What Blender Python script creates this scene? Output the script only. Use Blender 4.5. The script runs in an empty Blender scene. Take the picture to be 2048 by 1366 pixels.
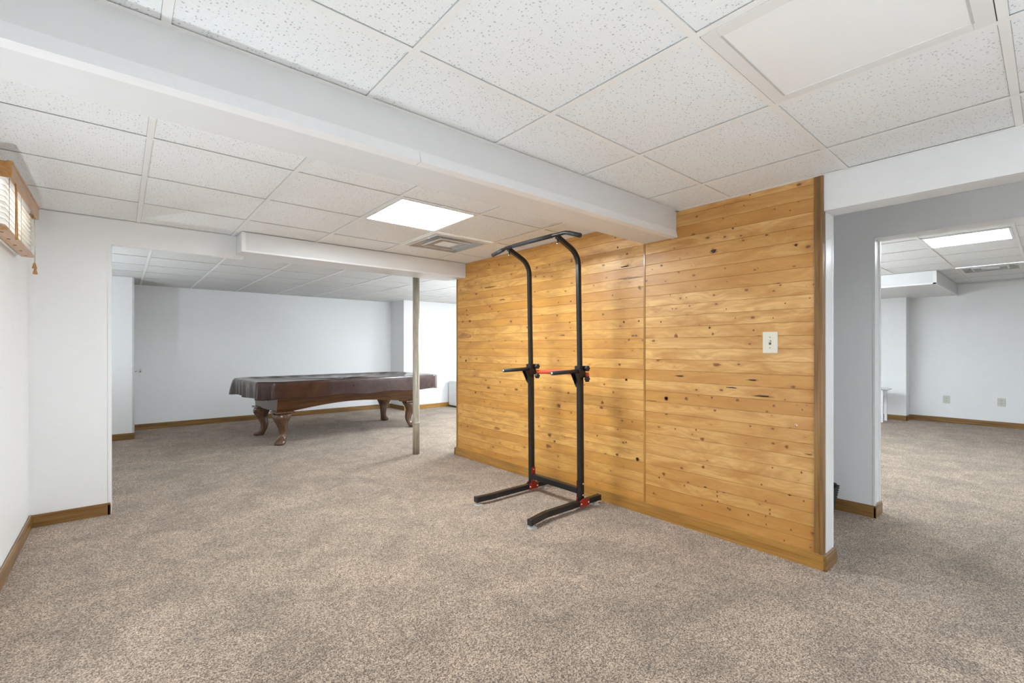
import bpy, bmesh, math, random
from mathutils import Vector, Matrix
random.seed(7)
S = bpy.context.scene
C = S.collection
PI = math.pi

# ------------------------------------------------------------------ camera
cam_data = bpy.data.cameras.new('camera')
cam = bpy.data.objects.new('camera', cam_data)
C.objects.link(cam)
cam.location = (0, 0, 1.205)
cam.rotation_euler = (math.radians(90), 0, -math.radians(40.355))
cam_data.sensor_width = 36.0
cam_data.lens = 920.3 / 2048 * 36
cam_data.shift_y = 14 / 2048
cam_data.clip_start = 0.02
S.camera = cam

# ------------------------------------------------------------------ world and exposure
world = bpy.data.worlds.new('world')
S.world = world
world.use_nodes = True
bg = world.node_tree.nodes['Background']
bg.inputs[0].default_value = (0.92, 0.96, 1.0, 1)
bg.inputs[1].default_value = 3.8
S.view_settings.view_transform = 'Standard'
S.view_settings.look = 'None'
S.view_settings.gamma = 1.0
S.view_settings.exposure = 1.72
S.view_settings.use_curve_mapping = False
LIT = 20           # emission of a lit troffer lens
LIT_FAR = 29
LIT_ADDED = 11.5  # added panels behind the camera
LIT_RIGHT = 11
FILL_NEAR = 8.0
FILL_FAR = 10          # watts of the added upward fill lamps, all unseen
FILL_RIGHT = 58
FILL_LEFT = 4.4
LCOL = (.84, .935, 1.0)

# ------------------------------------------------------------------ plan (metres)
ZC = 2.145           # ceiling of the main and far rooms
ZR = 2.235           # ceiling of the room on the right
XL = -0.47           # left wall
XW = 2.91            # face of the pine boards
YB = -3.6            # wall behind
YH = 4.45            # wall with the opening to the far room
TILE = 0.61
GX = .709

# ------------------------------------------------------------------ node helper
class NT:
    def __init__(s, name):
        s.m = bpy.data.materials.new(name); s.m.use_nodes = True
        s.t = s.m.node_tree; s.n = s.t.nodes; s.l = s.t.links
        s.b = s.n['Principled BSDF']
    def put(s, sock, v):
        if v is None: return
        if isinstance(v, bpy.types.NodeSocket): s.l.new(v, sock)
        else:
            if isinstance(v, (tuple, list)) and len(v) == 3 and len(sock.default_value) == 4: v = (*v, 1)
            sock.default_value = v
    def M(s, op, a, b=None, c=None, clamp=False):
        n = s.n.new('ShaderNodeMath'); n.operation = op; n.use_clamp = clamp
        for i, v in enumerate((a, b, c)): s.put(n.inputs[i], v) if v is not None else None
        return n.outputs[0]
    def V(s, op, a, b=None):
        n = s.n.new('ShaderNodeVectorMath'); n.operation = op
        s.put(n.inputs[0], a)
        if b is not None: s.put(n.inputs[1], b)
        return n.outputs[0]
    def obj(s):
        return s.n.new('ShaderNodeTexCoord').outputs['Object']
    def sep(s, v):
        n = s.n.new('ShaderNodeSeparateXYZ'); s.put(n.inputs[0], v); return n.outputs
    def comb(s, x, y, z):
        n = s.n.new('ShaderNodeCombineXYZ')
        for i, v in enumerate((x, y, z)): s.put(n.inputs[i], v)
        return n.outputs[0]
    def noise(s, v, scale=5, detail=2, rough=.5, dist=0, col=False):
        n = s.n.new('ShaderNodeTexNoise'); s.put(n.inputs['Vector'], v)
        n.inputs['Scale'].default_value = scale; n.inputs['Detail'].default_value = detail
        n.inputs['Roughness'].default_value = rough; n.inputs['Distortion'].default_value = dist
        return n.outputs['Color' if col else 'Fac']
    def vor(s, v, scale=5, dim='3D', rnd=1.0):
        n = s.n.new('ShaderNodeTexVoronoi'); n.voronoi_dimensions = dim
        s.put(n.inputs['Vector'], v); n.inputs['Scale'].default_value = scale
        n.inputs['Randomness'].default_value = rnd
        return n.outputs
    def white(s, v):
        n = s.n.new('ShaderNodeTexWhiteNoise'); n.noise_dimensions = '3D'; s.put(n.inputs[0], v); return n.outputs
    def ramp(s, f, stops):
        n = s.n.new('ShaderNodeValToRGB'); s.put(n.inputs[0], f)
        e = n.color_ramp.elements
        while len(e) < len(stops): e.new(.5)
        for i, (p, c) in enumerate(stops):
            e[i].position = p; e[i].color = (*c, 1) if len(c) == 3 else c
        return n.outputs[0]
    def mix(s, f, a, b, mode='MIX'):
        n = s.n.new('ShaderNodeMix'); n.data_type = 'RGBA'; n.blend_type = mode
        s.put(n.inputs[0], f); s.put(n.inputs[6], a); s.put(n.inputs[7], b)
        return n.outputs[2]
    def rng(s, v, a, b, c=0.0, d=1.0, smooth=False):
        n = s.n.new('ShaderNodeMapRange'); s.put(n.inputs[0], v)
        if smooth: n.interpolation_type = 'SMOOTHSTEP'
        for i, x in zip((1, 2, 3, 4), (a, b, c, d)): s.put(n.inputs[i], x)
        return n.outputs[0]
    def bump(s, h, strength=.3, dist=.001):
        n = s.n.new('ShaderNodeBump'); s.put(n.inputs['Height'], h)
        n.inputs['Strength'].default_value = strength; n.inputs['Distance'].default_value = dist
        s.l.new(n.outputs[0], s.b.inputs['Normal'])
    def set(s, color=None, rough=None, metal=None, coat=None, spec=None, **k):
        if color is not None: s.put(s.b.inputs['Base Color'], color)
        if rough is not None: s.put(s.b.inputs['Roughness'], rough)
        if metal is not None: s.put(s.b.inputs['Metallic'], metal)
        if coat is not None: s.put(s.b.inputs['Coat Weight'], coat)
        if spec is not None: s.put(s.b.inputs['Specular IOR Level'], spec)
        return s.m

def plain(name, col, rough=.5, metal=0, bumps=0, bscale=60, coat=None, var=.04):
    t = NT(name)
    v = t.obj()
    n = t.noise(v, bscale * .2, 3)
    c = t.mix(t.rng(n, .3, .7), tuple(x * (1 - var) for x in col), tuple(min(1, x * (1 + var)) for x in col))
    if bumps: t.bump(t.noise(v, bscale, 3), bumps, .001)
    return t.set(c, rough, metal, coat)

M = {}
M['paint'] = plain('wall_paint', (.895, .90, .905), .45, bumps=.12, bscale=90, var=.008)
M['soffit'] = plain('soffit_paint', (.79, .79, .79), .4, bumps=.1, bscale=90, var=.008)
M['bead'] = plain('corner_bead_paint', (.90, .90, .90), .32, bumps=.06, bscale=120, var=.01)
M['grid'] = plain('tee_metal', (.89, .885, .87), .35, var=.01)
M['enamel'] = plain('white_enamel', (.82, .82, .81), .3, var=.01)
M['darkgap'] = plain('dark_gap', (.05, .045, .04), .8)
M['reveal'] = plain('grid_reveal', (.50, .49, .47), .8)
M['black'] = plain('black_powder_coat', (.010, .010, .011), .32, bumps=.1, bscale=400)
M['rubber'] = plain('black_rubber', (.03, .03, .03), .6, bumps=.3, bscale=500)
M['red'] = plain('red_powder_coat', (.34, .016, .008), .4)
M['redbrace'] = plain('red_padded_tube', (.75, .10, .04), .45)
M['zinc'] = plain('zinc_bolt', (.75, .75, .74), .25, 1.0)
M['suction'] = plain('clear_suction_foot', (.48, .47, .45), .1)
M['ivory'] = plain('ivory_plastic', (.80, .76, .64), .3, var=.01)
M['outlet'] = plain('outlet_plastic', (.60, .60, .54), .35, var=.01)
M['slot'] = plain('slot_dark', (.06, .06, .05), .6)
M['brass'] = plain('old_brass', (.55, .38, .12), .3, 1.0)
M['cord'] = plain('blind_cord', (.55, .48, .38), .8)
M['vinyl'] = plain('vinyl_frame', (.8, .8, .8), .35)
M['door'] = plain('door_paint', (.80, .80, .79), .4, var=.01)
M['whitebox'] = plain('white_laminate', (.82, .82, .83), .35, var=.01)
M['greytop'] = plain('grey_table_top', (.45, .45, .46), .15)
M['wicker'] = plain('dark_wicker', (.035, .04, .03), .7, bumps=.6, bscale=150, var=.4)
M['vent'] = plain('vent_metal', (.60, .595, .58), .4, .1, var=.06)

def m_tile(name='acoustic_tile', ca=(.875, .89, .895), cb=(.90, .915, .92)):
    t = NT(name); v = t.obj()
    w = t.V('ADD', v, t.V('SCALE', t.noise(v, 45, 2, col=True), None)) if False else v
    nz = t.noise(v, 60, 2, col=True)
    off = t.V('MULTIPLY', t.V('SUBTRACT', nz, (.5, .5, .5)), (.012, .012, .012))
    w = t.V('ADD', v, off)
    sx, sy, sz = t.sep(w)
    w2 = t.comb(sx, sy, 0.0)
    o = t.vor(w2, 85, '2D')
    pick = t.sep(o['Color'])
    rad = t.rng(pick[0], .35, 1, 0.0, .30)
    hole = t.rng(t.M('SUBTRACT', o['Distance'], rad), -.10, .02, 1, 0, True)
    o2 = t.vor(t.V('ADD', w2, (3.3, 1.7, 0)), 190, '2D')
    p2 = t.sep(o2['Color'])
    h2 = t.rng(t.M('SUBTRACT', o2['Distance'], t.rng(p2[1], .55, 1, 0.0, .26)), -.1, .02, 1, 0, True)
    h = t.M('MAXIMUM', hole, t.M('MULTIPLY', h2, .55))
    base = t.mix(t.noise(v, 3, 2), ca, cb)
    col = t.mix(t.M('MULTIPLY', h, .55), base, (.30, .29, .27))
    t.bump(t.M('SUBTRACT', t.M('MULTIPLY', t.noise(v, 220, 3), .25), h), .35, .002)
    return t.set(col, .9, spec=.2)
M['tile'] = m_tile()
M['tilefar'] = m_tile('far_acoustic_tile', (.70, .70, .685), (.74, .74, .725))  # far room tile in a darker grey than the main room tile

def m_carpet():
    t = NT('carpet_pile'); v = t.obj()
    n1 = t.noise(v, 190, 3, .65)
    o = t.vor(v, 210, '3D')
    tuft = t.sep(o['Color'])[0]
    f = t.M('ADD', t.M('ADD', t.M('MULTIPLY', t.M('SUBTRACT', n1, .5), .95), .325), t.M('MULTIPLY', tuft, .38))
    col = t.ramp(f, [(.30, (.082, .055, .036)), (.44, (.235, .160, .108)), (.56, (.42, .305, .215)), (.74, (.68, .54, .41))])
    big = t.noise(t.V('MULTIPLY', v, (1, 1, 1)), 3.2, 4, .6, .8)
    mid = t.noise(v, 22, 3, .6)
    shade = t.M('ADD', t.rng(big, .36, .66, .80, 1.17), t.rng(mid, .3, .7, -.11, .11))
    hsv = t.n.new('ShaderNodeHueSaturation'); t.put(hsv.inputs['Color'], col); t.put(hsv.inputs['Value'], shade)
    hsv.inputs['Saturation'].default_value = .98
    t.bump(t.M('ADD', n1, t.M('MULTIPLY', tuft, .6)), .9, .006)
    m = t.set(hsv.outputs[0], 1.0, spec=.1)
    t.b.inputs['Sheen Weight'].default_value = .25
    t.b.inputs['Sheen Roughness'].default_value = .6
    return m
M['carpet'] = m_carpet()

def m_pine():
    t = NT('knotty_pine'); v = t.obj()
    x, y, z = t.sep(v)
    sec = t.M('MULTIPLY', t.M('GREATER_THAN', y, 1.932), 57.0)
    idx = t.M('ADD', t.M('FLOOR', t.M('DIVIDE', t.M('SUBTRACT', z, .068), .0757)), sec)
    rnd = t.white(t.comb(idx, 3.1, 7.7))
    r = t.sep(rnd['Color'])
    yo = t.M('ADD', y, t.M('MULTIPLY', r[0], 31.0))
    # small procedural knots
    kv = t.comb(t.M('ADD', t.M('MULTIPLY', yo, 6.0), 0.0), t.M('ADD', t.M('MULTIPLY', z, 9.5), t.M('MULTIPLY', r[1], 17)), 0.0)
    k = t.vor(kv, 1.0, '2D')
    kc = t.sep(k['Color'])
    kr = t.rng(kc[1], .35, 1, 0.0, .085)
    kd = t.M('SUBTRACT', k['Distance'], kr)
    knot = t.rng(kd, -.03, .02, 1, 0, True)
    knot = t.M('MULTIPLY', knot, t.M('GREATER_THAN', kc[1], .45))
    halo = t.M('MULTIPLY', t.rng(kd, 0.0, .22, 1, 0, True), t.M('GREATER_THAN', kc[1], .3))
    # growth rings pushed aside by the knots
    warp = t.noise(t.comb(t.M('MULTIPLY', yo, 1.3), t.M('MULTIPLY', z, 9.0), idx), 1.0, 2, .5)
    bowl = t.rng(k['Distance'], 0, .6, 1, 0, True)
    ph = t.M('ADD', t.M('MULTIPLY', z, 210.0), t.M('ADD', t.M('MULTIPLY', warp, 26.0), t.M('MULTIPLY', bowl, 7.0)))
    rings = t.M('POWER', t.rng(t.M('SINE', ph), -1, 1, 0, 1), 2.0)
    fine = t.noise(t.comb(t.M('MULTIPLY', yo, 5.0), t.M('MULTIPLY', z, 260.0), idx), 1.0, 4, .6)
    blot = t.noise(t.comb(t.M('MULTIPLY', yo, 3.0), t.M('MULTIPLY', z, 12.0), idx), 1.0, 3, .6, .6)
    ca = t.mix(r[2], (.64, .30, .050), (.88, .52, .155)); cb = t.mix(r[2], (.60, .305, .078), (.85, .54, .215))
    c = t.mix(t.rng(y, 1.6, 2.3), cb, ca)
    c = t.mix(t.rng(blot, .38, .66, 0, .85), c, (.48, .205, .040))
    c = t.mix(t.M('MULTIPLY', rings, .36), c, (.55, .26, .065))
    c = t.mix(t.rng(fine, .4, .75, 0, .30), c, (.50, .24, .06))
    c = t.mix(t.M('MULTIPLY', halo, .35), c, (.50, .22, .045))
    c = t.mix(t.M('MULTIPLY', knot, .85), c, (.17, .065, .02))
    t.bump(t.M('ADD', t.M('MULTIPLY', fine, .4), t.M('ADD', t.M('MULTIPLY', blot, 1.6), t.M('MULTIPLY', rings, .2))), .25, .002)
    t.b.inputs['Coat Roughness'].default_value = .3
    return t.set(c, t.rng(fine, .3, .7, .36, .48), coat=.15)
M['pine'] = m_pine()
M['knot'] = plain('knot_brown', (.20, .078, .024), .35, coat=.2, bscale=200, var=.5)
M['knotblack'] = plain('knot_black', (.018, .010, .006), .5, bscale=200, var=.5)
M['streak'] = plain('pitch_streak', (.26, .115, .030), .4, coat=.2, bscale=200, var=.3)
M['burl'] = plain('burl_brown', (.42, .20, .06), .35, coat=.2, bscale=80, var=.4)
M['knothalo'] = plain('knot_halo', (.44, .20, .048), .3, coat=.25, bscale=150, var=.25)

def m_oak(name, a, b, axis, rough=.35):
    t = NT(name); v = t.obj()
    s = [60, 60, 60]; s[axis] = 2.2
    g = t.noise(t.V('MULTIPLY', v, tuple(s)), 1.0, 4, .6, .4)
    s2 = [9, 9, 9]; s2[axis] = 1.2
    g2 = t.noise(t.V('MULTIPLY', v, tuple(s2)), 1.0, 3, .6, 1.0)
    c = t.mix(t.rng(g, .35, .65), a, b)
    c = t.mix(t.rng(g2, .45, .7, 0, .45), c, tuple(x * .55 for x in a))
    t.bump(g, .2, .0008)
    return t.set(c, rough, coat=.2)
for ax, nm in enumerate('xyz'):
    M['oak_' + nm] = m_oak('stained_oak_' + nm, (.18, .085, .022), (.34, .185, .055), ax)
    M['amber_' + nm] = m_oak('amber_oak_' + nm, (.34, .155, .030), (.52, .27, .060), ax)
M['blindwood'] = m_oak('blind_oak', (.42, .19, .055), (.55, .28, .09), 1, .3)
M['slatwood'] = m_oak('slat_wood', (.80, .72, .60), (.88, .82, .72), 1, .25)
M['tablewood'] = m_oak('table_cherry', (.085, .030, .007), (.15, .058, .013), 0, .22)
M['legwood'] = m_oak('leg_walnut', (.105, .055, .034), (.19, .105, .066), 2, .22)

def m_cover():
    t = NT('leatherette_cover'); v = t.obj()
    n = t.noise(v, 7, 4, .6, .6)
    c = t.mix(t.rng(n, .35, .7), (.034, .012, .008), (.058, .022, .014))
    t.bump(t.M('ADD', t.M('MULTIPLY', n, 3), t.M('MULTIPLY', t.noise(v, 160, 3), .3)), .3, .0009)
    return t.set(c, .24, coat=.3)
M['cover'] = m_cover()

def m_pole():
    t = NT('painted_steel_pole'); v = t.obj()
    n = t.noise(t.V('MULTIPLY', v, (30, 30, 6)), 1, 4, .65)
    n2 = t.noise(v, 70, 3, .6)
    c = t.mix(t.rng(n, .35, .65), (.34, .29, .21), (.47, .43, .35))
    c = t.mix(t.rng(n2, .66, .74), c, (.18, .15, .10))
    t.bump(n, .2, .001)
    return t.set(c, .32)
M['pole'] = m_pole()

def m_lit(name, strength, col=(1, 1, 1)):
    t = NT(name)
    t.set((.9, .9, .9), .4)
    t.put(t.b.inputs['Emission Color'], col); t.b.inputs['Emission Strength'].default_value = strength
    return t.m
M['lit'] = m_lit('lit_lens', LIT, LCOL)
M['litfar'] = m_lit('lit_lens_far', LIT_FAR, LCOL)
M['litfaradded'] = m_lit('lit_lens_far_added', LIT_FAR * .75, LCOL)
M['litright'] = m_lit('lit_lens_right', LIT_RIGHT, LCOL)
M['litadded'] = m_lit('lit_lens_added', LIT_ADDED, LCOL)
def m_lens():
    t = NT('prismatic_lens_off'); v = t.obj()
    sx, sy, sz = t.sep(v)
    w = t.M('ADD', t.M('SINE', t.M('MULTIPLY', sx, 1300)), t.M('SINE', t.M('MULTIPLY', sy, 1300)))
    c = t.mix(t.rng(w, -2, 2), (.90, .90, .895), (.935, .935, .93))
    t.bump(w, .12, .0006)
    return t.set(c, .35)
M['lens'] = m_lens()
def m_glass():
    t = NT('window_glass')
    t.set((1, 1, 1), .0); t.b.inputs['Transmission Weight'].default_value = 1.0; t.b.inputs['IOR'].default_value = 1.1
    return t.m
M['glass'] = m_glass()

# ------------------------------------------------------------------ mesh helpers
class MB:
    def __init__(s): s.bm = bmesh.new(); s.mats = []
    def mi(s, m):
        if m not in s.mats: s.mats.append(m)
        return s.mats.index(m)
    def box(s, x0, x1, y0, y1, z0, z1, m, bev=0):
        i = s.mi(m)
        r = bmesh.ops.create_cube(s.bm, size=1)
        vs = r['verts']
        for v in vs:
            v.co = Vector(((x0 + x1) / 2 + v.co.x * (x1 - x0), (y0 + y1) / 2 + v.co.y * (y1 - y0), (z0 + z1) / 2 + v.co.z * (z1 - z0)))
        fs = {f for v in vs for f in v.link_faces}
        for f in fs: f.material_index = i
        if bev:
            es = {e for v in vs for e in v.link_edges}
            rr = bmesh.ops.bevel(s.bm, geom=list(es), offset=bev, segments=2, affect='EDGES', profile=.6)
            for f in rr['faces']: f.material_index = i
        return s
    def obox(s, c, size, rot, m, bev=0):   # oriented box
        i = s.mi(m)
        r = bmesh.ops.create_cube(s.bm, size=1); vs = r['verts']
        fs = {f for v in vs for f in v.link_faces}
        for f in fs: f.material_index = i
        mt = Matrix.Translation(c) @ rot.to_4x4() @ Matrix.Diagonal((*size, 1))
        for v in vs: v.co = mt @ v.co
        if bev:
            es = {e for v in vs for e in v.link_edges}
            rr = bmesh.ops.bevel(s.bm, geom=list(es), offset=bev, segments=2, affect='EDGES')
            for f in rr['faces']: f.material_index = i
        return s
    def loop_loft(s, rings, m, cap=True, smooth=True, closed=True):
        i = s.mi(m)
        vr = [[s.bm.verts.new(p) for p in r] for r in rings]
        n = len(vr[0])
        for a, b in zip(vr, vr[1:]):
            for k in range(n if closed else n - 1):
                f = s.bm.faces.new((a[k], a[(k + 1) % n], b[(k + 1) % n], b[k])); f.material_index = i; f.smooth = smooth
        if cap:
            for r in (list(reversed(vr[0])), vr[-1]):
                f = s.bm.faces.new(r); f.material_index = i
        return s
    def tube(s, pts, r, m, seg=16, square=False, smooth=True, ends=None):
        pts = [Vector(p) for p in pts]
        rings = []
        up = None
        for k, p in enumerate(pts):
            if k == 0: d = pts[1] - p
            elif k == len(pts) - 1: d = p - pts[k - 1]
            else: d = (pts[k + 1] - p).normalized() + (p - pts[k - 1]).normalized()
            d.normalize()
            if up is None:
                up = Vector((0, 0, 1)) if abs(d.z) < .9 else Vector((0, 1, 0))
            a = d.cross(up).normalized(); b = a.cross(d).normalized(); up = b
            rk = r[k] if isinstance(r, (list, tuple)) else r
            if square:
                ch = rk * .82
                rings.append([p + a * x + b * y for x, y in ((rk, ch), (ch, rk), (-ch, rk), (-rk, ch), (-rk, -ch), (-ch, -rk), (ch, -rk), (rk, -ch))])
            else:
                rings.append([p + a * math.cos(t * 2 * PI / seg) * rk + b * math.sin(t * 2 * PI / seg) * rk for t in range(seg)])
        return s.loop_loft(rings, m, True, smooth and not square)
    def lathe(s, prof, origin, m, seg=24, axis='z', smooth=True):
        rings = []
        for (r, h) in prof:
            ring = []
            for k in range(seg):
                t = 2 * PI * k / seg
                c, q = max(r, 1e-5) * math.cos(t), max(r, 1e-5) * math.sin(t)
                if axis == 'z': p = (c, q, h)
                elif axis == 'x': p = (h, c, q)
                else: p = (q, h, c)
                ring.append(Vector(origin) + Vector(p))
            rings.append(ring)
        return s.loop_loft(rings, m, True, smooth)
    def build(s, name, parent=None, origin=None):
        bmesh.ops.recalc_face_normals(s.bm, faces=s.bm.faces)
        me = bpy.data.meshes.new(name)
        if origin is not None:
            o = Vector(origin)
            for v in s.bm.verts: v.co -= o
        s.bm.to_mesh(me); s.bm.free()
        for m in s.mats: me.materials.append(M[m])
        ob = bpy.data.objects.new(name, me); C.objects.link(ob)
        if origin is not None: ob.location = origin
        if parent is not None:
            ob.parent = parent
        return ob

def struct(o, label=None):
    o['kind'] = 'structure'
    if label: o['label'] = label
    return o
def thing(name, label, cat, loc=(0, 0, 0), rz=0, group=None):
    o = bpy.data.objects.new(name, None); C.objects.link(o)
    o.location = loc; o.rotation_euler = (0, 0, rz)
    o.empty_display_size = .1
    o['label'] = label; o['category'] = cat
    if group: o['group'] = group
    return o
def tag(o, label, cat, group=None):
    o['label'] = label; o['category'] = cat
    if group: o['group'] = group
    return o

# ================================================================== THE ROOMS
struct(MB().box(-1.8, 10.6, YB - .1, 9.0, -.06, 0, 'carpet').build('floor'), 'beige and brown speckled cut-pile carpet')

# ---- ceilings: tiles lie a little above the flanges of the tee grid
VENTS = [(GX + TILE * 2.5, 2.622 + TILE * 1.5), (5.145 + TILE * 5.5, .22 + TILE * .5)]
def ceiling(name, rects, z, label, skip=VENTS, tile='tile'):
    mb = MB()
    def cuts(a, b, g):
        k = math.ceil((a - g) / TILE + 1e-6); o = [a]
        while g + k * TILE < b - 1e-6: o.append(g + k * TILE); k += 1
        return o + [b]
    for (x0, x1, y0, y1, gx, gy) in rects:
        xs, ys = cuts(x0, x1, gx), cuts(y0, y1, gy)
        for xa, xb in zip(xs, xs[1:]):
            for ya, yb in zip(ys, ys[1:]):
                if any(xa < hx < xb and ya < hy < yb for hx, hy in skip): continue   # the cell holds an air vent
                mb.box(xa, xb, ya, yb, z + .005, z + .02, tile)
    c = struct(mb.build(name), label)
    g = MB()
    hw = .012
    for (x0, x1, y0, y1, gx, gy) in rects:
        xs = []; k = math.ceil((x0 - gx) / TILE)
        while gx + k * TILE < x1: xs.append(gx + k * TILE); k += 1
        ys = []; k = math.ceil((y0 - gy) / TILE)
        while gy + k * TILE < y1: ys.append(gy + k * TILE); k += 1
        for x in xs:
            g.box(x - hw, x + hw, y0, y1, z, z + .0018, 'grid')
            g.box(x + hw, x + hw + .0016, y0, y1, z + .0046, z + .0052, 'reveal')
            g.box(x - hw - .0016, x - hw, y0, y1, z + .0046, z + .0052, 'reveal')
        for y in ys:
            g.box(x0, x1, y - hw, y + hw, z + .0004, z + .0022, 'grid')
            g.box(x0, x1, y + hw, y + hw + .0016, z + .0046, z + .0052, 'reveal')
            g.box(x0, x1, y - hw - .0016, y - hw, z + .0046, z + .0052, 'reveal')
        # wall angle round the edge
        a = .022
        g.box(x0, x1, y0, y0 + a, z - .001, z + .0012, 'grid'); g.box(x0, x1, y1 - a, y1, z - .001, z + .0012, 'grid')
        g.box(x0, x0 + a, y0, y1, z - .001, z + .0012, 'grid'); g.box(x1 - a, x1, y0, y1, z - .001, z + .0012, 'grid')
    o = g.build('tee_grid', c); o['label'] = 'white painted metal tee grid'
    return c
ceiling('ceiling', [(XL, XW, YB, 1.68, GX, .703), (XL, XW, 1.93, YH, GX, 2.622), (XW, 3.06, YB, .81, GX, .703)], ZC,
        'white speckled acoustic tile ceiling over the main room')
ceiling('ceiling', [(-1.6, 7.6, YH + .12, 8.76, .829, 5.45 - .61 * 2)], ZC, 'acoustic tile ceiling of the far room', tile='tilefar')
ceiling('ceiling', [(4.255, 10.25, -2.5, 4.4, 5.145, .22)], ZR, 'acoustic tile ceiling of the room on the right')
struct(MB().box(3.06, 4.09, -2.5, 3.0, 2.20, 2.26, 'paint').build('ceiling'), 'plain ceiling over the passage')

# ---- left wall with the small high window
WY0, WY1, WZ0, WZ1 = 3.16, 3.90, 1.782, 2.03
mb = MB()
mb.box(XL - .2, XL, YB, WY0, 0, 2.2, 'paint'); mb.box(XL - .2, XL, WY1, YH, 0, 2.2, 'paint')
mb.box(XL - .2, XL, WY0, WY1, 0, WZ0, 'paint'); mb.box(XL - .2, XL, WY0, WY1, WZ1, 2.2, 'paint')
struct(mb.build('wall_left'), 'white painted wall with a small high window')
w = MB()
fr = .035
w.box(XL - .17, XL - .13, WY0, WY1, WZ0, WZ0 + fr, 'vinyl', .003); w.box(XL - .17, XL - .13, WY0, WY1, WZ1 - fr, WZ1, 'vinyl', .003)
for y in (WY0, WY1 - fr, (WY0 + WY1 - fr) / 2):
    w.box(XL - .168, XL - .132, y, y + fr, WZ0 + fr, WZ1 - fr, 'vinyl', .003)
win = struct(w.build('window_1'), 'small high basement window behind the wooden blind')
MB().box(XL - .152, XL - .148, WY0 + fr, WY1 - fr, WZ0 + fr, WZ1 - fr, 'glass').build('pane', win)
MB().box(XL - .01, XL + .012, WY0 - .03, WY1 + .04, WZ0 - .03, WZ0 - .012, 'paint', .002).build('window_sill', win)

# ---- wall facing the camera at the left, header over the opening, boxed duct
mb = MB()
mb.box(XL - .2, -.07, YH, YH + .12, 0, 2.2, 'paint')
mb.box(-.07, .80, YH, YH + .12, 1.975, 2.2, 'paint')
struct(mb.build('wall_back'), 'white wall return and header beside the opening to the far room')
struct(MB().box(-.072, -.052, YH - .004, YH + .124, .0, 1.978, 'bead').box(-.072, .72, YH - .003, YH + .02, 1.962, 1.978, 'bead').build('trim_1'), 'white corner bead round the opening')
mb = MB()
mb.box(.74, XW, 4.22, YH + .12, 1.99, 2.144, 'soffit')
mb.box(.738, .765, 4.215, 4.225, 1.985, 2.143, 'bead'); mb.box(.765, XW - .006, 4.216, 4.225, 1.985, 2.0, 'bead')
struct(mb.build('wall_soffit_back'), 'white boxed duct across the ceiling, joining the pine wall')

# ---- beam
mb = MB()
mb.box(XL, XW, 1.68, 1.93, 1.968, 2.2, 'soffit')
for xa, xb in ((XL, .929), (.931, XW)):
    # slightly flared corner bead strip
    i = mb.mi('bead')
    pts = [(1.6795, 2.014), (1.668, 1.966), (1.712, 1.9625), (1.712, 2.0)]
    ra = [Vector((xa, y, z)) for y, z in pts]; rb = [Vector((xb, y, z)) for y, z in pts]
    mb.loop_loft([ra, rb], 'bead', True, False)
struct(mb.build('wall_beam'), 'white boxed beam running across the room to the pine wall')

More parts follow.
